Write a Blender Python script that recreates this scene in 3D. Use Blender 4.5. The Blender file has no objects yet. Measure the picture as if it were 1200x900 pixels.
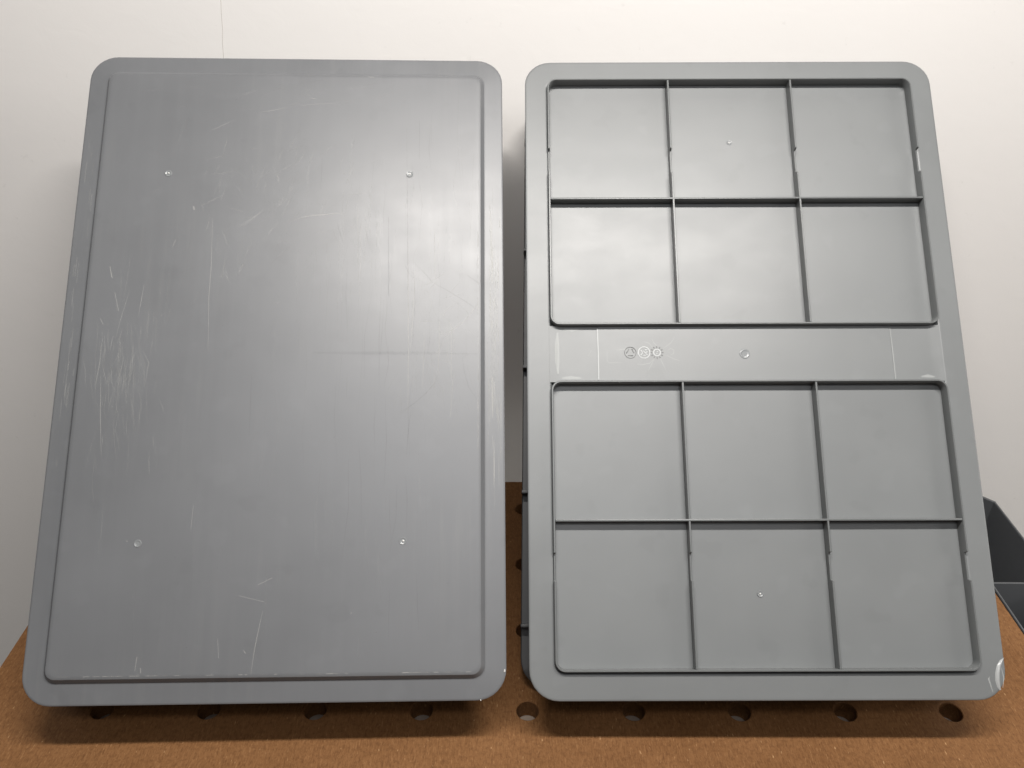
import bpy, bmesh, math, random
from mathutils import Matrix, Vector
SCRATCHES = [('l',0.5,[(-70.3,426.2),(-68.3,381.4),(-68.4,352.1),(-65.6,300.6)]),('l',0.5,[(-47.5,418.8),(-34.1,427.9),(-23.4,437.1)]),('l',0.5,[(-160.1,307.7),(-160.1,289.5),(-162.2,267.4)]),('l',0.6,[(-158.0,278.4),(-154.7,240.1),(-150.7,206.6)]),('l',0.5,[(-153.1,355.4),(-148.1,337.6)]),('l',0.5,[(-127.4,363.6),(-128.6,349.1),(-130.1,331.9)]),('l',0.35,[(-139.7,357.8),(-144.6,334.7),(-148.4,312.0)]),('l',0.5,[(-159.7,379.6),(-156.5,368.8)]),('l',0.5,[(-163.6,330.4),(-160.4,324.7)]),('l',0.4,[(-102.7,406.5),(-104.9,399.0)]),('l',0.4,[(-123.3,300.7),(-117.0,289.5),(-119.0,267.3)]),('l',0.6,[(110.7,424.0),(112.3,352.4),(113.6,294.9),(114.0,244.7)]),('l',0.5,[(118.4,384.9),(117.8,352.4),(116.4,323.4),(115.2,297.7)]),('l',0.5,[(128.3,317.7),(127.3,289.2),(126.6,264.0)]),('l',0.6,[(141.4,329.2),(141.1,303.4),(140.6,277.9)]),('d',0.5,[(117.0,384.9),(128.4,373.0),(134.1,365.7),(150.9,356.0),(167.6,345.2),(176.5,338.5)]),('l',0.6,[(176.5,346.6),(170.4,336.4),(163.5,327.7),(153.9,320.5),(141.5,314.8)]),('d',0.5,[(164.2,373.7),(171.8,368.7),(178.2,363.7)]),('d',0.45,[(140.6,277.9),(136.6,269.0),(129.9,261.2),(119.3,251.6),(106.0,242.0)]),('d',0.45,[(116.7,246.1),(114.8,228.3),(113.4,204.0)]),('d',0.4,[(162.3,294.8),(163.7,282.1),(167.8,266.7),(176.0,254.2)]),('d',0.4,[(44.3,426.8),(47.5,414.6),(51.6,402.6)]),('d',0.4,[(70.5,426.9),(73.3,408.7),(77.6,396.7)]),('d',0.35,[(108.7,381.9),(114.5,371.5),(131.3,362.7)]),('l',0.4,[(63.5,442.2),(66.2,367.0)]),('l',0.35,[(66.9,423.8),(68.2,372.9)]),('d',0.5,[(92.5,430.0),(94.3,352.4)]),('l',0.4,[(135.7,415.0),(136.8,370.1)]),('l',0.35,[(152.5,326.3),(152.3,275.1)]),('l',0.35,[(154.2,277.9),(151.7,239.1)]),('d',0.4,[(107.8,522.1),(109.9,442.4),(111.7,357.9)]),('d',0.35,[(120.0,529.7),(120.3,489.3)]),('l',0.5,[(9.0,429.0),(32.6,431.9),(53.7,434.1)]),('l',0.6,[(15.5,553.1),(19.6,552.2)]),('l',0.7,[(69.5,576.8),(75.0,576.2)]),('l',0.35,[(3.6,544.7),(19.8,546.7),(44.3,548.2)]),('l',0.4,[(-34.0,537.4),(-20.6,539.6),(-7.2,542.8)]),('l',0.4,[(-78.6,517.4),(-68.2,522.9),(-57.8,528.7)]),('l',0.45,[(-1.2,423.8),(16.8,431.0),(48.4,434.0)]),('l',0.4,[(-44.2,418.8),(-33.0,427.3),(-24.3,436.5)]),('l',1.4,[(-88.9,439.9),(-87.6,436.2)]),('l',1.3,[(0.5,458.3),(1.5,458.3)]),('l',0.5,[(-159.8,380.6),(-157.4,369.7)]),('l',0.55,[(-4.2,74.5),(-7.2,56.9),(-9.5,41.4),(-11.1,23.7)]),('l',0.45,[(-9.5,95.6),(2.4,101.3)]),('l',0.5,[(-105.1,38.8),(-105.9,27.4)]),('l',0.7,[(-101.4,29.8),(-101.0,25.8)]),('l',0.6,[(-18.3,42.8),(-16.3,40.2)]),('l',0.35,[(-40.1,52.1),(-38.3,36.7)]),('l',0.35,[(-68.3,162.8),(-68.9,142.2)]),('l',0.35,[(-25.1,87.0),(-3.3,81.6)])]
random.seed(7)
sc = bpy.context.scene
COL = sc.collection

# ------------------------------------------------------------------ camera
pitch, roll, camh = 0.531302, 0.008062, 0.641316
cp, sp, cr, sr = math.cos(pitch), math.sin(pitch), math.cos(roll), math.sin(roll)
rgt, fwd, upv = Vector((1, 0, 0)), Vector((0, cp, -sp)), Vector((0, sp, cp))
cx, cy = cr * rgt + sr * upv, -sr * rgt + cr * upv
cam_d = bpy.data.cameras.new('camera')
cam = bpy.data.objects.new('camera', cam_d)
COL.objects.link(cam)
cam.matrix_world = Matrix(((cx.x, cy.x, -fwd.x, 0), (cx.y, cy.y, -fwd.y, 0), (cx.z, cy.z, -fwd.z, camh), (0, 0, 0, 1)))
cam_d.sensor_width = 36
cam_d.lens = 988.03 / 1200 * 36
cam_d.clip_start = 0.01
cam_d.clip_end = 50
sc.camera = cam

# ------------------------------------------------------------------ light
w = bpy.data.worlds.new('World')
sc.world = w
w.use_nodes = True
w.node_tree.nodes['Background'].inputs[0].default_value = (1.0, 0.95, 0.9, 1)
w.node_tree.nodes['Background'].inputs[1].default_value = 0.04


def area(name, loc, target, sx, sy, power, col):
    l = bpy.data.lights.new(name, 'AREA')
    l.shape = 'RECTANGLE'
    l.size, l.size_y, l.energy, l.color = sx, sy, power, col
    o = bpy.data.objects.new(name, l)
    COL.objects.link(o)
    o.location = loc
    o.rotation_euler = (Vector(target) - Vector(loc)).to_track_quat('-Z', 'Y').to_euler()
    return o


# strip lamp above the bench, parallel to the wall
area('strip_lamp', (0.15, 0.278, 1.42), (0.15, 0.278, 0), 0.9, 0.06, 26.5, (1.0, 0.96, 0.915))
# second strip lamp behind the photographer
area('rear_strip_lamp', (-0.05, -0.66, 1.95), (0.0, 0.6, 0.2), 1.1, 0.16, 7.5, (0.98, 0.98, 1.0))
# lamp further along the bench, off to the right
area('side_lamp', (2.3, 0.10, 1.20), (0.6, 0.7, 0.1), 0.9, 0.5, 12, (1.0, 0.96, 0.915))
# wide soft fill light, added to brighten the wall and lower lids
area('soft_fill', (0.60, -1.55, 2.60), (0.0, 0.65, 0.10), 2.4, 0.7, 10, (0.98, 0.98, 1.0))

sc.view_settings.view_transform = 'Standard'
sc.view_settings.look = 'None'
sc.view_settings.exposure = 0
sc.view_settings.gamma = 1
sc.view_settings.use_curve_mapping = False
try:
    sc.cycles.max_bounces = 8
except Exception:
    pass


# ------------------------------------------------------------------ material helpers
class NT:
    def __init__(s, name):
        s.m = bpy.data.materials.new(name)
        s.m.use_nodes = True
        s.t = s.m.node_tree
        s.b = s.t.nodes['Principled BSDF']
        s.tc = s.t.nodes.new('ShaderNodeTexCoord')

    def n(s, typ, **kw):
        o = s.t.nodes.new(typ)
        for k, v in kw.items():
            setattr(o, k, v)
        return o

    def l(s, a, b):
        s.t.links.new(a, b)

    def mapped(s, scale, rot=(0, 0, 0), loc=(0, 0, 0)):
        m = s.n('ShaderNodeMapping')
        m.inputs['Scale'].default_value = scale
        m.inputs['Rotation'].default_value = rot
        m.inputs['Location'].default_value = loc
        s.l(s.tc.outputs['Object'], m.inputs[0])
        return m.outputs[0]

    def noise(s, vec, scale, detail=4, rough=0.5, dist=0):
        o = s.n('ShaderNodeTexNoise')
        s.l(vec, o.inputs['Vector'])
        o.inputs['Scale'].default_value = scale
        o.inputs['Detail'].default_value = detail
        o.inputs['Roughness'].default_value = rough
        o.inputs['Distortion'].default_value = dist
        return o.outputs['Fac']

    def ramp(s, fac, stops):
        r = s.n('ShaderNodeValToRGB')
        e = r.color_ramp.elements
        while len(e) < len(stops):
            e.new(0.5)
        for i, (p, c) in enumerate(stops):
            e[i].position = p
            if not isinstance(c, (tuple, list)):
                c = (c, c, c)
            e[i].color = (*c, 1)
        s.l(fac, r.inputs[0])
        return r.outputs[0]

    def mix(s, fac, a, b, mode='MIX'):
        o = s.n('ShaderNodeMix', data_type='RGBA', blend_type=mode)
        for sock, v in ((o.inputs[0], fac), (o.inputs[6], a), (o.inputs[7], b)):
            if isinstance(v, (int, float)):
                sock.default_value = v if sock == o.inputs[0] else (v, v, v, 1)
            elif isinstance(v, (tuple, list)):
                sock.default_value = (*v, 1)
            else:
                s.l(v, sock)
        return o.outputs[2]

    def math(s, op, a, b=0.0, clamp=False):
        o = s.n('ShaderNodeMath', operation=op, use_clamp=clamp)
        for sock, v in zip(o.inputs, (a, b)):
            if isinstance(v, (int, float)):
                sock.default_value = v
            else:
                s.l(v, sock)
        return o.outputs[0]

    def bump(s, h, strength, dist):
        o = s.n('ShaderNodeBump')
        o.inputs['Strength'].default_value = strength
        o.inputs['Distance'].default_value = dist
        s.l(h, o.inputs['Height'])
        s.l(o.outputs[0], s.b.inputs['Normal'])

    def set(s, col=None, rough=None, spec=None):
        for nm, v in (('Base Color', col), ('Roughness', rough), ('Specular IOR Level', spec)):
            if v is None:
                continue
            if isinstance(v, (int, float)):
                s.b.inputs[nm].default_value = v
            elif isinstance(v, (tuple, list)):
                s.b.inputs[nm].default_value = (*v, 1)
            else:
                s.l(v, s.b.inputs[nm])
        return s.m


def mat_plastic(name, base, rough, scuff, shift, smk=0.10):
    t = NT(name)
    loc = (shift, shift * 1.7, 0)
    big = t.noise(t.mapped((1, 1, 1), loc=loc), 7, 3, 0.5)
    streak = t.noise(t.mapped((130, 3.5, 40), loc=loc), 1, 4, 0.65)
    cloud = t.noise(t.mapped((1, 2.2, 1), loc=loc), 16, 3, 0.55, 0.4)
    smudge = t.noise(t.mapped((1, 1, 1), loc=(loc[0] + 4, loc[1], 0)), 34, 2, 0.5)
    fine = t.noise(t.mapped((1, 1, 1)), 900, 2, 0.6)
    c = t.mix(t.ramp(big, [(0.35, 0.0), (0.65, 1.0)]), tuple(v * 0.955 for v in base), tuple(v * 1.045 for v in base))
    c = t.mix(t.math('MULTIPLY', t.ramp(streak, [(0.45, 0.0), (0.8, 1.0)]), 0.05 * scuff), c, tuple(v * 1.55 for v in base))
    if scuff > 0.5:
        # worn, slightly yellowish rub marks where things were dragged over the lid
        rub = t.noise(t.mapped((120, 6, 1), rot=(0, 0, 0.06), loc=loc), 1, 4, 0.65)
        zone = t.noise(t.mapped((1, 1, 1), loc=(0.31, 0.72, 0)), 6.5, 2, 0.5)
        f = t.math('MULTIPLY', t.ramp(rub, [(0.5, 0.0), (0.72, 1.0)]), t.ramp(zone, [(0.5, 0.0), (0.7, 1.0)]))
        c = t.mix(t.math('MULTIPLY', f, 0.30), c, (base[0] * 1.5, base[1] * 1.46, base[2] * 1.34))
    c = t.mix(t.math('MULTIPLY', t.ramp(smudge, [(0.62, 0.0), (0.70, 1.0)]), smk), c, tuple(v * 1.4 for v in base))
    c = t.mix(t.math('MULTIPLY', t.ramp(smudge, [(0.30, 1.0), (0.36, 0.0)]), smk), c, tuple(v * 0.6 for v in base))
    r = t.math('ADD', t.math('MULTIPLY', big, 0.10), rough - 0.05)
    r = t.math('ADD', r, t.math('MULTIPLY', t.math('SUBTRACT', t.ramp(cloud, [(0.35, 0.0), (0.68, 1.0)]), 0.5), -0.03))
    r = t.math('ADD', r, t.math('MULTIPLY', t.math('SUBTRACT', streak, 0.5), 0.06 * scuff))
    h = t.math('ADD', t.math('MULTIPLY', big, 1.0), t.math('MULTIPLY', fine, 0.004))
    h = t.math('ADD', h, t.math('MULTIPLY', cloud, 0.012))
    t.bump(h, 0.14, 0.004)
    return t.set(c, r, 0.65)


M = {}
M['lid_scuffed'] = mat_plastic('scuffed_grey_plastic', (0.133, 0.138, 0.145), 0.385, 1.0, 0.0)
M['lid_clean'] = mat_plastic('clean_grey_plastic', (0.150, 0.158, 0.160), 0.42, 0.25, 3.1)
M['crate'] = mat_plastic('dark_crate_plastic', (0.045, 0.047, 0.049), 0.5, 0.2, 5.0)
M['bin'] = mat_plastic('charcoal_bin_plastic', (0.075, 0.079, 0.084), 0.5, 0.2, 8.0)


def mat_simple(name, col, rough, alpha=1.0, spec=0.5):
    t = NT(name)
    t.set(col, rough, spec)
    if alpha < 1:
        t.b.inputs['Alpha'].default_value = alpha
    return t.m


M['scratch_light'] = mat_simple('pale_scratch', (0.58, 0.58, 0.55), 0.6, 0.27)
M['scratch_faint'] = mat_simple('faint_scratch', (0.58, 0.58, 0.54), 0.6, 0.10)
M['scratch_dark'] = mat_simple('dark_scratch', (0.12, 0.12, 0.12), 0.6, 0.15)
M['stress'] = mat_simple('stress_whitened_plastic', (0.34, 0.35, 0.35), 0.22)
M['emboss'] = mat_simple('embossed_plastic', (0.30, 0.315, 0.313), 0.33)
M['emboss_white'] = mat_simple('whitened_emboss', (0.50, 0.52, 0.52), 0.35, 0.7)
M['tick'] = mat_simple('dark_tick', (0.105, 0.11, 0.11), 0.5)
M['flow_sheen'] = mat_simple('flow_line_and_sheen', (0.55, 0.57, 0.56), 0.4, 0.38)  # moulding lines and creases, also the painted sheen on the band fillets
M['gate'] = mat_simple('gate_mark_plastic', (0.20, 0.21, 0.215), 0.22)
M['gate_tip'] = mat_simple('whitened_gate_tip', (0.62, 0.62, 0.60), 0.25)
M['rib_plastic'] = mat_simple('shaded_rib_plastic', (0.122, 0.129, 0.130), 0.34)  # lid plastic darkened to paint shade onto the rib walls
M['steel'] = mat_simple('bench_frame_steel', (0.25, 0.25, 0.26), 0.5)


def mat_wall():
    t = NT('white_painted_plaster')
    v = t.mapped((1, 1, 1))
    big = t.noise(v, 3.0, 3, 0.5)
    c = t.mix(big, (0.80, 0.778, 0.755), (0.835, 0.818, 0.798))
    sp_ = t.noise(v, 55, 3, 0.7)
    c = t.mix(t.math('MULTIPLY', t.ramp(sp_, [(0.66, 0.0), (0.74, 1.0)]), 0.25), c, (0.60, 0.585, 0.56))
    trowel = t.noise(t.mapped((1, 1, 1.4), rot=(0, 0.7, 0)), 26, 6, 0.66, 0.7)
    pits = t.n('ShaderNodeTexVoronoi')
    t.l(v, pits.inputs['Vector'])
    pits.inputs['Scale'].default_value = 26
    lump = t.ramp(pits.outputs['Distance'], [(0.03, 1.0), (0.16, 0.0)])
    gate = t.ramp(t.noise(v, 11, 2, 0.5), [(0.52, 0.0), (0.62, 1.0)])
    grain = t.noise(v, 160, 4, 0.7)
    h = t.math('ADD', t.math('MULTIPLY', trowel, 0.8), t.math('MULTIPLY', grain, 0.10))
    h = t.math('ADD', h, t.math('MULTIPLY', t.math('MULTIPLY', lump, gate), 0.28))
    t.bump(h, 0.11, 0.003)
    return t.set(c, 0.62, 0.35)


def mat_mdf():
    t = NT('brown_fibreboard')
    v = t.mapped((1, 1, 1))
    big = t.noise(v, 9, 4, 0.6)
    c = t.mix(t.ramp(big, [(0.3, 0.0), (0.7, 1.0)]), (0.156, 0.071, 0.026), (0.212, 0.102, 0.041))
    for i, (rot, sc_) in enumerate(((0.4, 1.0), (1.5, 1.15), (2.5, 0.9))):
        f = t.noise(t.mapped((760 * sc_, 150 * sc_, 300), rot=(0, 0, rot), loc=(i * 3.3, i, 0)), 1, 2, 0.6, 0.8)
        lo = t.ramp(f, [(0.30, 1.0), (0.44, 0.0)])
        hi = t.ramp(f, [(0.60, 0.0), (0.76, 1.0)])
        c = t.mix(t.math('MULTIPLY', lo, 0.34), c, (0.070, 0.027, 0.009))
        c = t.mix(t.math('MULTIPLY', hi, 0.36), c, (0.36, 0.20, 0.09))
    blot = t.noise(v, 240, 3, 0.7)
    c = t.mix(t.math('MULTIPLY', t.ramp(blot, [(0.4, 1.0), (0.5, 0.0)]), 0.30), c, (0.085, 0.036, 0.013))
    chip = t.noise(t.mapped((420, 130, 100), rot=(0, 0, 0.9)), 1, 1, 0.5)
    c = t.mix(t.math('MULTIPLY', t.ramp(chip, [(0.73, 0.0), (0.78, 1.0)]), 0.4), c, (0.58, 0.36, 0.18))
    t.bump(t.math('ADD', blot, t.math('MULTIPLY', big, 0.4)), 0.3, 0.0006)
    return t.set(c, 0.6, 0.15)


def mat_raw():
    t = NT('raw_pale_board')
    b = t.noise(t.mapped((1, 1, 1)), 60, 4, 0.6)
    return t.set(t.mix(b, (0.22, 0.175, 0.14), (0.32, 0.265, 0.22)), 0.8, 0.2)


def mat_floor():
    t = NT('grey_floor')
    b = t.noise(t.mapped((1, 1, 1)), 12, 5, 0.6)
    return t.set(t.mix(b, (0.48, 0.46, 0.43), (0.56, 0.54, 0.51)), 0.7, 0.3)


M['wall'], M['mdf'], M['raw'], M['floor'] = mat_wall(), mat_mdf(), mat_raw(), mat_floor()


# ------------------------------------------------------------------ object helpers
def link(name, me, mat, parent=None, smooth=35):
    o = bpy.data.objects.new(name, me)
    COL.objects.link(o)
    if mat is not None and not me.materials:
        me.materials.append(M[mat])
    if smooth:
        for p in me.polygons:
            p.use_smooth = True
        me.set_sharp_from_angle(angle=math.radians(smooth))
    if parent:
        o.parent = parent
    return o


def mesh(verts, faces, name='mesh'):
    me = bpy.data.meshes.new(name)
    me.from_pydata(verts, [], faces)
    bm = bmesh.new()
    bm.from_mesh(me)
    bmesh.ops.recalc_face_normals(bm, faces=bm.faces)
    bm.to_mesh(me)
    bm.free()
    return me


def tag(o, label, cat, group=None):
    o['label'] = label
    o['category'] = cat
    if group:
        o['group'] = group
    return o


def empty(name, mw):
    o = bpy.data.objects.new(name, None)
    o.empty_display_size = 0.05
    COL.objects.link(o)
    o.matrix_world = mw
    return o


def rrect(x0, x1, y0, y1, r, n=8):
    pts = []
    for (px, py, a0) in ((x1 - r, y0 + r, -90), (x1 - r, y1 - r, 0), (x0 + r, y1 - r, 90), (x0 + r, y0 + r, 180)):
        for k in range(n + 1):
            a = math.radians(a0 + 90 * k / n)
            pts.append((px + r * math.cos(a), py + r * math.sin(a)))
    return pts


def loft(loops, cap_first=False, cap_last=False, closed=False):
    n = len(loops[0])
    V = [p for lp in loops for p in lp]
    F = []
    m = len(loops)
    for i in range(m if closed else m - 1):
        a, b = i * n, ((i + 1) % m) * n
        for k in range(n):
            F.append((a + k, a + (k + 1) % n, b + (k + 1) % n, b + k))
    if cap_first:
        F.append(tuple(range(n)))
    if cap_last:
        F.append(tuple(range((m - 1) * n, m * n)))
    return mesh(V, F)


def box(x0, x1, y0, y1, z0, z1, bev=0.0):
    bm = bmesh.new()
    bmesh.ops.create_cube(bm, size=1)
    for v in bm.verts:
        v.co = Vector((x0 if v.co.x < 0 else x1, y0 if v.co.y < 0 else y1, z0 if v.co.z < 0 else z1))
    if bev:
        bmesh.ops.bevel(bm, geom=bm.edges[:], offset=bev, segments=2, affect='EDGES', profile=0.5)
    me = bpy.data.meshes.new('box')
    bm.to_mesh(me)
    bm.free()
    return me


def prism_x(poly, x0, x1, bev=0.0):
    """polygon in (y, z) extruded along x"""
    n = len(poly)
    V = [(x0, y, z) for y, z in poly] + [(x1, y, z) for y, z in poly]
    F = [tuple(range(n)), tuple(range(n, 2 * n))] + [(k, (k + 1) % n, n + (k + 1) % n, n + k) for k in range(n)]
    me = mesh(V, F)
    if bev:
        bm = bmesh.new()
        bm.from_mesh(me)
        bmesh.ops.bevel(bm, geom=bm.edges[:], offset=bev, segments=1, affect='EDGES')
        bm.to_mesh(me)
        bm.free()
    return me


def ribbon(path, width, z, taper=True):
    """thin flat strip that follows a path on a surface (scratches, hair cracks)"""
    V, F = [], []
    m = len(path)
    for i, (x, y) in enumerate(path):
        a, b = path[max(0, i - 1)], path[min(m - 1, i + 1)]
        dx, dy = b[0] - a[0], b[1] - a[1]
        d = math.hypot(dx, dy) or 1
        ww = width * 0.5 * ((0.35 if i in (0, m - 1) else 1.0) if taper and m > 2 else 1.0)
        V += [(x - dy / d * ww, y + dx / d * ww, z), (x + dy / d * ww, y - dx / d * ww, z)]
    for i in range(m - 1):
        F.append((2 * i, 2 * i + 1, 2 * i + 3, 2 * i + 2))
    return V, F


def join_parts(parts):
    V, F = [], []
    for v, f in parts:
        o = len(V)
        V += v
        F += [tuple(i + o for i in q) for q in f]
    return V, F


mm = 0.001
LW, LL = 0.4, 0.6          # lid outer size


def lid_loop(ins, z, r, n=8):
    i = ins * mm
    return [(x, y, z * mm) for x, y in rrect(-LW / 2 + i, LW / 2 - i, i, LL - i, r * mm, n)]


def pose(t, lean, yaw, rl):
    cl, sl = math.cos(lean), math.sin(lean)
    R = Matrix(((1, 0, 0), (0, sl, -cl), (0, cl, sl)))
    R = Matrix.Rotation(yaw, 3, 'Z') @ R @ Matrix.Rotation(rl, 3, 'Z')
    return Matrix.Translation(t) @ R.to_4x4()


# ------------------------------------------------------------------ setting
WALL_Y = 0.955
wm = box(-1.9, 2.1, 0, 0.1, -0.9, 1.7)
wall = link('wall', wm, 'wall', smooth=0)
wall.location = (0, WALL_Y, 0)
wall['kind'] = 'structure'
fl = link('floor', box(-1.9, 2.1, -2.4, WALL_Y, -0.94, -0.9), 'floor', smooth=0)
fl['kind'] = 'structure'
# hair crack in the paint above the left lid
cr_pts = [(-0.3060, 0.552), (-0.3052, 0.540), (-0.3068, 0.528), (-0.3082, 0.512), (-0.3105, 0.498), (-0.3118, 0.484), (-0.3122, 0.475)]
V, F = ribbon(cr_pts, 0.00045, 0)
M['crack'] = mat_simple('crack_line', (0.58, 0.55, 0.51), 0.9, 0.6)
ck = link('hair_crack', mesh([(x, -0.0003, y) for x, y, z in V], F), 'crack', wall, smooth=0)
ck['label'] = 'fine vertical hair crack in the white paint'

# ------------------------------------------------------------------ workbench with dog holes
TX, TY, TYAW = 0.01648, 0.50811, 0.0058
bench = empty('workbench', Matrix.Translation((TX, TY, -0.9)) @ Matrix.Rotation(TYAW, 4, 'Z'))
tag(bench, 'brown fibreboard workbench top with rows of round dog holes', 'workbench')


def bench_top():
    X0, X1, Y0, Y1 = -0.5002, 0.4992, -0.40, 0.341
    P, R, N, TH = 0.096, 0.0101, 24, 0.019
    ztop = 0.9
    bm = bmesh.new()
    xs = [(-4.5 + i) * P for i in range(10)]
    ys = [(-3.5 + j) * P for j in range(8)]
    cache = {}

    def vt(x, y, z):
        k = (round(x, 5), round(y, 5), round(z, 5))
        if k not in cache:
            cache[k] = bm.verts.new((x, y, z))
        return cache[k]
    for i in range(9):
        for j in range(7):
            cxx, cyy = (xs[i] + xs[i + 1]) / 2, (ys[j] + ys[j + 1]) / 2
            for zz in (ztop, ztop - TH):
                for q in range(4):
                    # side q of the square: fan between the corner pair and a quarter of the hole
                    cs = [(xs[i + 1], ys[j]), (xs[i + 1], ys[j + 1]), (xs[i], ys[j + 1]), (xs[i], ys[j])]
                    a0 = -45 + 90 * q
                    arc = [vt(cxx + (R + (0.0007 if zz == ztop else 0)) * math.cos(math.radians(a0 + 90 * k / (N // 4))), cyy + (R + (0.0007 if zz == ztop else 0)) * math.sin(math.radians(a0 + 90 * k / (N // 4))), zz) for k in range(N // 4 + 1)]
                    c0, c1 = vt(*cs[q], zz), vt(*cs[(q + 1) % 4], zz)
                    bm.faces.new([c0, c1] + arc[::-1])
            rings = []
            for rr, zz in ((R + 0.0007, ztop), (R, ztop - 0.0007), (R, ztop - TH)):
                rings.append([vt(cxx + rr * math.cos(math.radians(-45 + 360 * k / N)), cyy + rr * math.sin(math.radians(-45 + 360 * k / N)), zz) for k in range(N)])
            for a, b in zip(rings, rings[1:]):
                for k in range(N):
                    bm.faces.new((a[k], a[(k + 1) % N], b[(k + 1) % N], b[k]))
    # margins
    for zz in (ztop, ztop - TH):
        o = [vt(X0, Y0, zz), vt(X1, Y0, zz), vt(X1, Y1, zz), vt(X0, Y1, zz)]
        bot = [vt(x, ys[0], zz) for x in xs]
        top = [vt(x, ys[-1], zz) for x in xs]
        lef = [vt(xs[0], y, zz) for y in ys]
        rig = [vt(xs[-1], y, zz) for y in ys]
        bm.faces.new([o[0], o[1]] + bot[::-1])
        bm.faces.new([o[1], o[2]] + rig[::-1])
        bm.faces.new([o[2], o[3]] + top)
        bm.faces.new([o[3], o[0]] + lef)
    for (a, b) in (((X0, Y0), (X1, Y0)), ((X1, Y0), (X1, Y1)), ((X1, Y1), (X0, Y1)), ((X0, Y1), (X0, Y0))):
        bm.faces.new((vt(*a, ztop), vt(*b, ztop), vt(*b, ztop - TH), vt(*a, ztop - TH)))
    bmesh.ops.recalc_face_normals(bm, faces=bm.faces)
    me = bpy.data.meshes.new('top')
    bm.to_mesh(me)
    bm.free()
    return me


link('top', bench_top(), 'mdf', bench, smooth=30)
link('under_board', box(-0.47, 0.47, -0.37, 0.315, 0.868, 0.8805), 'raw', bench, smooth=0)
for x in (-0.44, 0.40):
    for y in (-0.34, 0.245):
        link('leg', box(x, x + 0.04, y, y + 0.04, 0, 0.868, 0.003), 'steel', bench)


# ------------------------------------------------------------------ lids
def gate_mark(parent, x, y, z, side, r, tip):
    """round injection point: a shallow ring with a broken-off nub; side = +1 underside, -1 outside"""
    N = 20
    prof = [(1.0, 0.0), (0.9, 0.32), (0.72, 0.30), (0.6, 0.05), (0.45, 0.05)]
    loops = [[(x + r * a * math.cos(2 * math.pi * k / N), y + r * a * math.sin(2 * math.pi * k / N), z + side * (h * 1.2 + 0.02) * mm) for k in range(N)] for a, h in prof]
    g = link('gate_mark', loft(loops, cap_last=True), 'gate', parent, smooth=50)
    if tip:
        bm = bmesh.new()
        bmesh.ops.create_icosphere(bm, subdivisions=2, radius=r * 0.27)
        for v in bm.verts:
            v.co.z *= 0.8
            v.co.x += random.uniform(-1, 1) * r * 0.07
            v.co += Vector((x - r * 0.08, y + r * 0.05, z + side * 0.25 * mm))
        me = bpy.data.meshes.new('tip')
        bm.to_mesh(me)
        bm.free()
        link('broken_nub', me, 'gate_tip', g)
    return g


def frame_rib(y0, y1, notches):
    """raised wall around six panels, with notches in its long sides"""
    X, r, th, zt, zb = 0.1785, 0.009, 0.0022, 6.0 * mm, -5.6 * mm

    def path(off):
        base = rrect(-X + off, X - off, y0 + off, y1 - off, r - off * 0.85, 6)
        return base

    outer = path(0)
    # insert notch vertices into the right side (after index 6) and left side (after index 20)
    def with_notch(pts, off):
        sx = X - off
        out = []
        for i, p in enumerate(pts):
            out.append((p[0], p[1], 0.0))
            if i == 6:
                for (a, b) in notches:
                    out += [(sx, a - 0.0012, 0), (sx, a, 1), (sx, b, 1), (sx, b + 0.0012, 0)]
            if i == 20:
                for (a, b) in reversed(notches):
                    out += [(-sx, b + 0.0012, 0), (-sx, b, 1), (-sx, a, 1), (-sx, a - 0.0012, 0)]
        return out
    nd = 4.6 * mm
    loops = []
    for off, z in ((0, zb), (0.0002, zt - 0.5 * mm), (0.0006, zt), (th - 0.0006, zt), (th - 0.0002, zt - 0.5 * mm), (th, zb)):
        loops.append([(x, y, z if z == zb else z - nd * nf) for x, y, nf in with_notch(path(off), off)])
    return loft(loops)


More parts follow.
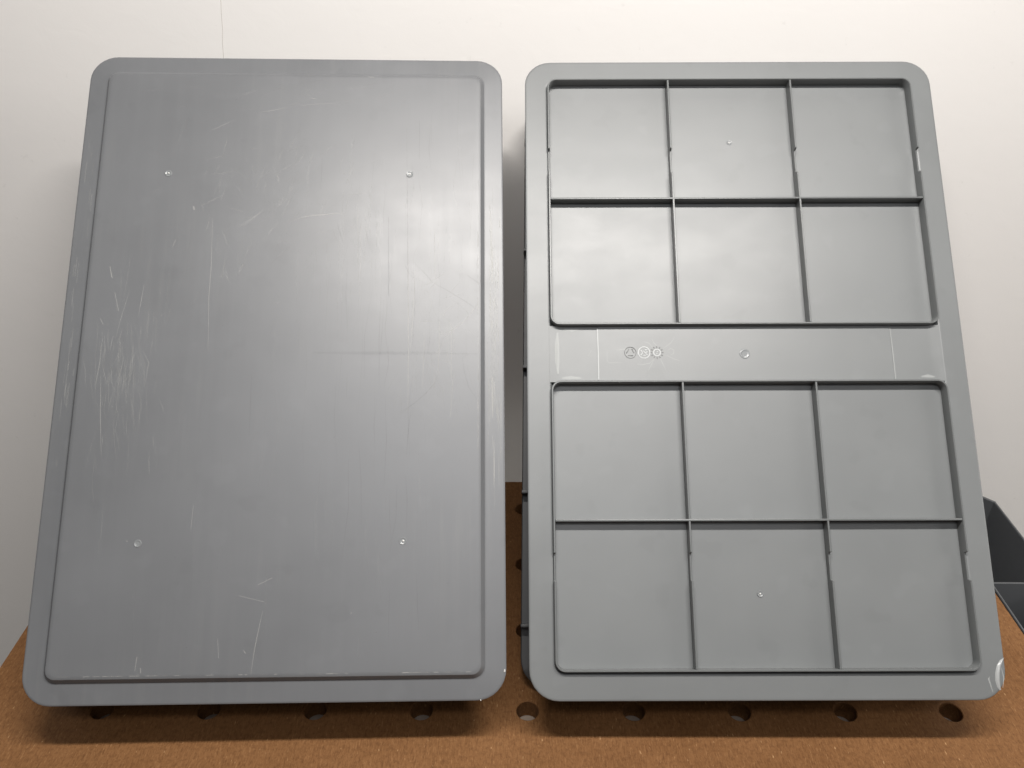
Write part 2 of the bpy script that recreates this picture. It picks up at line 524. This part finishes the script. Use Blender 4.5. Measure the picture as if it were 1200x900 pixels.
def make_lid(name, mw, m, scuffed):
    root = empty(name, mw)
    # one-piece shell: flange, raised outside panel, recess floor (underside is +z)
    loops = [lid_loop(27, -6.2, 7), lid_loop(24.0, -5.6, 8), lid_loop(21.2, 0.1, 9), lid_loop(20.2, 0.42, 9.5), lid_loop(19.4, 0.40, 10.2), lid_loop(2.2, 0.07, 23.5), lid_loop(1.4, 0.05, 24.2),
             lid_loop(0.5, -0.15, 24.8), lid_loop(0, -0.7, 25), lid_loop(0, -1.2, 25), lid_loop(0.5, -1.6, 24.8), lid_loop(1.4, -1.75, 24.2), lid_loop(2.2, -1.79, 23.5),
             lid_loop(16.2, -2.46, 11.6), lid_loop(17.0, -2.5, 11), lid_loop(17.8, -2.75, 10.5), lid_loop(20.6, -6.9, 8.5), lid_loop(21.2, -7.6, 8), lid_loop(22.6, -8.0, 7), lid_loop(24.5, -8.05, 6)]
    link('shell', loft(loops, cap_first=True, cap_last=True), m, root, smooth=28)
    TOP = -8.05 * mm
    mr = 'rib_plastic'
    # underside
    XS = [-0.1763, -0.061, -0.059, 0.059, 0.061, 0.1763]
    for (y0, y1, ym, nt) in ((0.0234, 0.2740, 0.1490, (0.0985, 0.1205)), (0.3260, 0.5785, 0.4510, (0.4795, 0.5020))):
        link('frame_rib', frame_rib(y0, y1, [nt]), mr, root, smooth=40)
        ys = [y0 + 0.0022, ym - 0.0009, ym + 0.0009, y1 - 0.0022]
        for i in range(3):
            for j in range(2):
                xa, xb, ya, yb = XS[2 * i], XS[2 * i + 1], ys[2 * j], ys[2 * j + 1]
                bm = bmesh.new()
                G = 8
                bow = random.uniform(-0.35, 0.35) * mm
                tx, ty = random.uniform(-.12, .12) * mm, random.uniform(-.12, .12) * mm
                vs = []
                for b in range(G + 1):
                    for a in range(G + 1):
                        u, v = a / G, b / G
                        z = -5.0 * mm + bow * (1 - (2 * u - 1) ** 2) * (1 - (2 * v - 1) ** 2) + tx * (2 * u - 1) + ty * (2 * v - 1)
                        vs.append(bm.verts.new((xa + (xb - xa) * u, ya + (yb - ya) * v, z)))
                for b in range(G):
                    for a in range(G):
                        k = b * (G + 1) + a
                        bm.faces.new((vs[k], vs[k + 1], vs[k + G + 2], vs[k + G + 1]))
                me = bpy.data.meshes.new('panel')
                bm.to_mesh(me)
                bm.free()
                link('panel', me, m, root, smooth=40)
        # dividing ribs
        for xc in (-0.060, 0.060):
            a, b = nt
            zt, zl, zb = 5.6 * mm, 1.0 * mm, -5.6 * mm
            poly = [(y0 + 0.0020, zb), (y1 - 0.0020, zb), (y1 - 0.0020, zt), (b + 0.0012, zt), (b, zl), (a, zl), (a - 0.0012, zt), (y0 + 0.0020, zt)]
            link('rib', prism_x(poly, xc - 0.0009, xc + 0.0009, 0.0003), mr, root)
        link('cross_rib', box(-0.1764, 0.1764, ym - 0.0009, ym + 0.0009, -5.6 * mm, 5.75 * mm, 0.0003), mr, root)
    # plain band between the two frames, a little thicker in its middle
    prof = [(-0.1793, 0.32), (-0.1760, 0.05), (-0.1720, -0.35), (-0.168, -0.55), (-0.1354, -0.65), (-0.1345, -0.05), (0.1335, -0.05), (0.1344, -0.55),
            (0.168, -0.50), (0.1720, -0.30), (0.1760, 0.05), (0.1793, 0.32)]
    band = [[(x, y, (z + (0.4 * (0.300 - y) / 0.0265 if abs(x) < 0.170 else 0)) * mm) for x, z in prof] for y in (0.2735, 0.300, 0.3265)]
    V = [p for r_ in band for p in r_]
    n = len(band[0])
    F = [(i * n + k, i * n + k + 1, (i + 1) * n + k + 1, (i + 1) * n + k) for i in range(2) for k in range(n - 1)]
    me = mesh(V, F)
    bnd = link('centre_band', me, m, root, smooth=7)
    return root, bnd, TOP


POSE_R = (Vector((0.216653, 0.472977, 0.058883)), 0.758446, -0.004139, 0.013793)
POSE_L = (Vector((-0.202277, 0.465662, 0.059520)), 0.756766, 0.040776, -0.010981)

lidR, bandR, _ = make_lid('crate_lid', pose(*POSE_R), 'lid_clean', False)
tag(lidR, 'grey plastic crate lid showing its ribbed underside with twelve square panels', 'lid', 'two crate lids leaning on the wall')
lidL, bandL, TOPZ = make_lid('crate_lid', pose(*POSE_L) @ Matrix.Translation((0, 0, -0.0026)) @ Matrix.Rotation(math.pi, 4, 'Y'), 'lid_scuffed', True)
tag(lidL, 'scratched grey plastic crate lid showing its smooth outer face', 'lid', 'two crate lids leaning on the wall')

# injection points: underside of the right lid, outside of the left lid
gate_mark(lidR, -0.001, 0.514, -4.95 * mm, 1, 2.6 * mm, True)
gate_mark(lidR, 0.000, 0.0865, -4.95 * mm, 1, 2.8 * mm, True)
gate_mark(bandR, -0.001, 0.2995, -0.05 * mm, 1, 4.8 * mm, False)
for (x, y) in ((-0.1145, 0.4730), (0.1115, 0.4736), (-0.1127, 0.1307), (0.1118, 0.1311)):
    gate_mark(lidL, -x, y, TOPZ, -1, 3.3 * mm, y < 0.2 and x > 0 or y > 0.2)


# embossed marks in the middle band
def ring(x, y, r, w, z, N=28):
    V, F = [], []
    for k in range(N):
        a = 2 * math.pi * k / N
        V += [(x + r * math.cos(a), y + r * math.sin(a), z), (x + (r - w) * math.cos(a), y + (r - w) * math.sin(a), z)]
    for k in range(N):
        b = (k + 1) % N
        F.append((2 * k, 2 * b, 2 * b + 1, 2 * k + 1))
    return V, F


def solid(parts, z1):
    """give flat strips a small raised thickness"""
    V, F = join_parts(parts)
    bm = bmesh.new()
    vs = [bm.verts.new(v) for v in V]
    for f in F:
        try:
            bm.faces.new([vs[i] for i in f])
        except ValueError:
            pass
    ext = bmesh.ops.extrude_face_region(bm, geom=bm.faces[:])
    for g in ext['geom']:
        if isinstance(g, bmesh.types.BMVert):
            g.co.z += z1
    bmesh.ops.recalc_face_normals(bm, faces=bm.faces)
    me = bpy.data.meshes.new('emboss')
    bm.to_mesh(me)
    bm.free()
    return me


ZB = -0.03 * mm
q = mm
def tilt(vf):
    return [(x, y, z + 0.4 * (0.300 - y) / 0.0265 * mm) for x, y, z in vf[0]], vf[1]


# recycling style arrows in a circle
x0, y0 = -0.1054, 0.3010
parts = [ring(x0, y0, 5.6 * q, 0.6 * q, ZB)]
for k in range(3):
    a = math.radians(90 + 120 * k)
    b = math.radians(90 + 120 * (k + 1))
    pa = (x0 + 3.6 * q * math.cos(a + .35), y0 + 3.6 * q * math.sin(a + .35))
    pb = (x0 + 3.6 * q * math.cos(b - .35), y0 + 3.6 * q * math.sin(b - .35))
    parts.append(ribbon([pa, pb], 0.7 * q, ZB, False))
    parts.append(ribbon([pb, (pb[0] + 1.4 * q * math.cos(a - .2), pb[1] + 1.4 * q * math.sin(a - .2))], 0.6 * q, ZB, False))
link('embossed_mark', solid(parts, 0.25 * q), 'tick', bandR, smooth=0)
x0 = -0.0929
parts = [ring(x0, y0, 5.8 * q, 1.0 * q, ZB)]
for (ax, ay, bx, by) in ((-3, -2.4, -1.2, 0), (-1.2, 0, -3, 2.4), (3, -2.4, -.6, 1.6), (.8, 2.6, 3.2, 2.6), (-.6, -2.6, 1.4, -2.6), (1, -.3, 3.2, .9)):
    parts.append(ribbon([(x0 + ax * q, y0 + ay * q), (x0 + bx * q, y0 + by * q)], 0.8 * q, ZB, False))
link('embossed_mark', solid(parts, 0.25 * q), 'emboss_white', bandR, smooth=0)
# date clock: dark dashes round a light ring
x0 = -0.0811
parts = [ring(x0, y0, 3.6 * q, 1.0 * q, ZB)]
parts.append(ribbon([(x0 - .8 * q, y0 - 1.3 * q), (x0 + .9 * q, y0 - .6 * q), (x0 - .5 * q, y0 + .2 * q), (x0 + 1.1 * q, y0 + 1.3 * q)], 0.6 * q, ZB, False))
link('embossed_mark', solid(parts, 0.25 * q), 'emboss_white', bandR, smooth=0)
parts = []
for k in range(12):
    a = 2 * math.pi * k / 12
    parts.append(ribbon([(x0 + 4.3 * q * math.cos(a), y0 + 4.3 * q * math.sin(a)), (x0 + 6.0 * q * math.cos(a), y0 + 6.0 * q * math.sin(a))], 0.9 * q, ZB, False))
link('date_clock_ticks', solid(parts, 0.2 * q), 'tick', bandR, smooth=0)
# pale flow lines and faint lettering marks around the date clock
parts = []
for pth in ([(-126.6, 304), (-126.8, 293), (-125.5, 291.5), (-113, 291.5)], [(-118, 303.5), (-109, 304.5)], [(-79, 297), (-76.5, 291), (-73.5, 284)], [(-83.5, 296), (-87, 289), (-90, 283.5)],
            [(-84, 304.5), (-88, 310), (-93, 311.5)], [(-80, 306), (-84, 311), (-85, 314)], [(-75, 305), (-68, 310), (-64, 316)], [(-83, 296), (-88, 291), (-95, 289.5), (-100, 290)],
            [(-74, 299), (-66, 295), (-60, 293)], [(-71, 303), (-68.5, 305), (-65.5, 303.5), (-66, 300), (-69, 298.5)], [(-145, 303), (-141, 303), (-144, 298), (-140.5, 298)],
            ):
    parts.append(tilt(ribbon([(x * q, y * q) for x, y in pth], 0.65 * q, ZB + 0.04 * q)))
V, F = join_parts(parts)
fo = link('flow_lines', mesh(V, F), 'flow_sheen', bandR, smooth=0)
fo['kind'] = 'stuff'
# pale strips painting the sheen on the fillets where the band meets the flange
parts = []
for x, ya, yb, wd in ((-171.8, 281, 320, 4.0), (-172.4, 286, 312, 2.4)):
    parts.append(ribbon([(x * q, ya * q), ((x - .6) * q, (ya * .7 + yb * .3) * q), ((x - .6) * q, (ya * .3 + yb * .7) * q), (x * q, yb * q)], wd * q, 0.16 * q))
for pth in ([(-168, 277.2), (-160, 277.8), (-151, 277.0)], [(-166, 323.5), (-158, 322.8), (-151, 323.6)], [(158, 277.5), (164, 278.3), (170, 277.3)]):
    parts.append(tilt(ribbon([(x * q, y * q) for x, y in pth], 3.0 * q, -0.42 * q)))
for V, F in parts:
    link('fillet_sheen', mesh(V, F), 'flow_sheen', bandR, smooth=0)
# pale strip on the step at the end of the thick part of the band
for (xx, wd, mt) in ((-0.1350, 1.0, 'emboss_white'), (0.1342, 0.8, 'flow_sheen')):
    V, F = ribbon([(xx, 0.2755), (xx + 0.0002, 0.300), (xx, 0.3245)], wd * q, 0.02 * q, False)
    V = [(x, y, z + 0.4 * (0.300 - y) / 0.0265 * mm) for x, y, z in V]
    link('step_edge', mesh(V, F), mt, bandR, smooth=0)


# bent, stress-whitened corner of the right lid
def bent_corner(parent):
    arc = [(199.6, 33.5), (196.4, 32.0), (193.2, 28.0), (191.0, 22.0), (190.2, 16.0), (191.2, 10.5), (193.0, 7.8)]
    out = [(200.4, 34.5), (199.4, 31.5), (197.2, 27.0), (195.6, 21.5), (194.8, 16.0), (194.6, 11.5), (194.4, 8.4)]
    V, F = [], []
    sec = [(0.0, 0.1), (0.25, 1.0), (0.5, 1.5), (0.75, 0.9), (1.0, -2.2)]
    for i, (a, b) in enumerate(zip(arc, out)):
        k = math.sin(math.pi * (i + 0.25) / (len(arc) - 0.5))
        for s, h in sec:
            V.append(((a[0] + (b[0] - a[0]) * s) * mm, (a[1] + (b[1] - a[1]) * s) * mm, (0.05 + h * k) * mm))
    m = len(sec)
    for i in range(len(arc) - 1):
        for j in range(m - 1):
            F.append((i * m + j, i * m + j + 1, (i + 1) * m + j + 1, (i + 1) * m + j))
    o = link('bent_corner', mesh(V, F), 'stress', parent, smooth=80)
    o['label'] = 'bent and whitened lower right corner of the flange'
    parts = [ribbon([(196.5 * mm, 26 * mm), (197.6 * mm, 18 * mm), (195.8 * mm, 10 * mm)], 1.1 * mm, 0.35 * mm), ribbon([(186.5 * mm, 27 * mm), (184.9 * mm, 17 * mm), (187 * mm, 6.5 * mm)], 1.5 * mm, 0.25 * mm)]
    V, F = join_parts(parts)
    link('crease_line', mesh(V, F), 'flow_sheen', o, smooth=0)


bent_corner(lidR)
# small burrs left on the rims
for (par, x, y, z, s) in ((lidL, -0.1985, 0.0235, -0.0022, 1.6), (lidL, -0.1785, 0.0003, -0.0022, 1.0), (lidR, -0.1910, 0.0070, -0.0035, 1.7)):
    bm = bmesh.new()
    bmesh.ops.create_icosphere(bm, subdivisions=1, radius=s * 0.6 * mm)
    for v in bm.verts:
        v.co = Vector((v.co.x * 0.8, v.co.y * 1.5, v.co.z)) * random.uniform(0.7, 1.2) + Vector((x, y, z))
    me = bpy.data.meshes.new('burr')
    bm.to_mesh(me)
    bm.free()
    link('burr', me, 'gate_tip', par)

# scratches on the outer face of the left lid (lid mesh is turned over, so x is mirrored)
ZS = TOPZ - 0.05 * mm
buckets = {'l': [], 'd': [], 'f': []}
for k, wd, pts in SCRATCHES:
    buckets[k].append(ribbon([(-x * mm, y * mm) for x, y in pts], wd * mm * 1.05, ZS))


def strokes(n, cx_, cy_, sx_, sy_, len0, len1, ang, spread, wd, key, z=ZS, lim=(-176, 176)):
    for _ in range(n):
        x, y = random.gauss(cx_, sx_), random.gauss(cy_, sy_)
        L = random.uniform(len0, len1)
        a = math.radians(random.gauss(ang, spread))
        dx, dy = math.cos(a) * L / 2, math.sin(a) * L / 2
        c = random.gauss(0, L * 0.03)
        pts = [(x - dx, y - dy), (x + c, y + c * 0.3), (x + dx, y + dy)]
        if all(lim[0] < p[0] < lim[1] and 26 < p[1] < 576 for p in pts):
            buckets[key].append(ribbon([(-p[0] * mm, p[1] * mm) for p in pts], wd * random.uniform(0.7, 1.2) * mm, z))


strokes(70, -140, 275, 13, 38, 8, 50, 93, 9, 0.4, 'f')
strokes(60, -138, 278, 14, 30, 6, 26, 92, 10, 0.7, 'f')
strokes(70, -15, 450, 40, 38, 5, 26, 70, 40, 0.8, 'f')
strokes(6, -147, 280, 10, 36, 8, 30, 95, 9, 0.4, 'l')
strokes(60, -15, 440, 45, 32, 8, 35, 60, 45, 0.35, 'f')
strokes(60, 85, 385, 45, 55, 20, 90, 90, 2, 0.4, 'f')
strokes(80, 145, 305, 18, 45, 6, 40, 85, 30, 0.38, 'f')
strokes(24, 146, 305, 14, 40, 5, 22, 70, 50, 0.4, 'l')
strokes(40, 0, 300, 90, 150, 3, 14, 80, 50, 0.35, 'f')
strokes(60, 60, 300, 80, 150, 20, 120, 90, 1.2, 0.3, 'f')
strokes(26, 100, 250, 50, 120, 20, 90, 90, 2, 0.35, 'd')
strokes(30, -10, 560, 60, 8, 6, 30, 10, 12, 0.35, 'f')
strokes(26, 0, 300, 110, 180, 0.6, 1.2, 0, 90, 1.0, 'l')
strokes(14, 0, 300, 110, 180, 0.6, 1.0, 0, 90, 0.9, 'd')
# wear along the lower and right edges of the raised panel
for _ in range(60):
    x = random.uniform(-172, 172)
    buckets['l' if random.random() < .4 else 'f'].append(ribbon([(-x * mm, 23.5 * mm), (-(x + random.uniform(1, 6)) * mm, 23.6 * mm)], random.uniform(.3, .8) * mm, ZS))
for _ in range(40):
    y = random.uniform(200, 480)
    buckets['l' if random.random() < .4 else 'f'].append(ribbon([(-176.3 * mm, y * mm), (-176.3 * mm, (y + random.uniform(2, 14)) * mm)], random.uniform(.3, .7) * mm, ZS))
# rubbed flange on the right of the left lid, and a little on its left
for _ in range(90):
    x, y = random.gauss(190.5, 3.0), random.gauss(320, 75)
    if 184 < x < 197.5:
        L = random.uniform(8, 45)
        zf = (-2.5 + 0.73 * (x - 183) / 15 - 0.06) * mm
        buckets['l' if random.random() < .35 else 'f'].append(ribbon([(-x * mm, (y - L / 2) * mm), (-x * mm, y * mm), (-x * mm, (y + L / 2) * mm)], random.uniform(.4, 1.3) * mm, zf))
for _ in range(26):
    x, y = random.gauss(-190.5, 2.5), random.gauss(330, 90)
    if -197 < x < -184:
        L = random.uniform(4, 22)
        zf = (-2.5 + 0.73 * (-x - 183) / 15 - 0.06) * mm
        buckets['f'].append(ribbon([(-x * mm, (y - L / 2) * mm), (-x * mm, (y + L / 2) * mm)], random.uniform(.4, .9) * mm, zf))
# dark strip painting the faint shade of the sink mark over the ribs behind
M['sink'] = mat_simple('sink_shade', (0.09, 0.095, 0.10), 0.5, 0.06)
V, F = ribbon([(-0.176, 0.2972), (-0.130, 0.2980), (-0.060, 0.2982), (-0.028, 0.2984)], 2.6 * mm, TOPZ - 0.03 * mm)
link('sink_shade', mesh(V, F), 'sink', lidL, smooth=0)
for k, nm, mt in (('l', 'pale_scratches', 'scratch_light'), ('f', 'faint_scratches', 'scratch_faint'), ('d', 'dark_scratches', 'scratch_dark')):
    V, F = join_parts(buckets[k])
    o = link(nm, mesh(V, F), mt, lidL, smooth=0)
    o['kind'] = 'stuff'


# ------------------------------------------------------------------ shallow crates behind the lids
def make_crate(t, lean, yaw, dx, front, label):
    T = t.copy()
    D = (T.z + 0.0) / math.sin(lean)          # rim touches the bench
    root = empty('shallow_crate', pose(T, lean, yaw, 0) @ Matrix.Translation((dx, 0.0, 0)))
    tag(root, label, 'crate', 'shallow crates behind the lids')

    def lp(ins, z, r):
        return lid_loop(ins, z / mm, r)
    b, rz = -front, -D
    wall_l = [lp(30, b - 0.003, 14), lp(16, b, 22), lp(12, b - 0.004, 24), lp(9, rz + 0.016, 26), lp(11.5, rz + 0.016, 24), lp(14.5, b - 0.006, 22), lp(32, b - 0.006, 14)]
    link('body', loft(wall_l, cap_first=True, cap_last=True), 'crate', root, smooth=40)
    rim = [lp(9.5, rz + 0.0160, 20), lp(0.8, rz + 0.0160, 24.6), lp(0, rz + 0.0152, 25), lp(0, rz + 0.0008, 25), lp(0.8, rz, 24.6), lp(3.0, rz, 23), lp(3.2, rz + 0.013, 23), lp(9.5, rz + 0.013, 20)]
    link('rim', loft(rim, closed=True), 'crate', root, smooth=40)
    for i in range(5):
        y = 0.055 + i * 0.1225
        for s in (-1, 1):
            x = s * 0.1958
            link('rim_rib', box(x - 0.0046, x + 0.0046, y - 0.0014, y + 0.0014, rz + 0.015, rz + 0.028, 0.0003), 'crate', root)
    return root


make_crate(POSE_R[0] + Vector((0, 0, 0.0)), POSE_R[1], POSE_R[2], -0.0068, 0.0085, 'dark shallow crate tucked behind the ribbed lid, only its left edge showing')
make_crate(POSE_L[0] + Vector((0, 0, 0.0)), POSE_L[1], POSE_L[2], -0.004, 0.0095, 'dark shallow crate hidden behind the scratched smooth lid')

# ------------------------------------------------------------------ charcoal storage bin beside the bench
bx0, bx1, by0, by1, bh = 0.5172, 0.5920, 0.42, 0.842, 0.13
binr = empty('storage_bin', Matrix.Translation((0, 0, -bh)))
tag(binr, 'charcoal open plastic storage bin with a divider beside the bench', 'storage bin')


def bin_loop(i, z, c):
    a, b, d, e = bx0 + i, bx1 - i, by0 + i, by1 - i
    return [(a, d, z), (b, d, z), (b, e - c, z), (b - c, e, z), (a + c * .4, e, z), (a, e - c * .4, z)]


lps = [bin_loop(0.006, 0, 0.022), bin_loop(0, bh - 0.001, 0.024), bin_loop(0.0005, bh, 0.024), bin_loop(0.0019, bh, 0.023), bin_loop(0.0024, bh - 0.001, 0.023), bin_loop(0.0075, 0.003, 0.021)]
link('tub', loft(lps, cap_first=True, cap_last=True), 'bin', binr, smooth=20)
link('divider', box(bx0 + 0.0022, bx1 - 0.0022, 0.6765, 0.6790, 0.004, bh - 0.0008, 0.0005), 'bin', binr)
link('support_bracket', box(bx0 - 0.004, bx1 - 0.01, 0.60, 0.64, -0.012, -0.0005, 0.001), 'steel', binr)
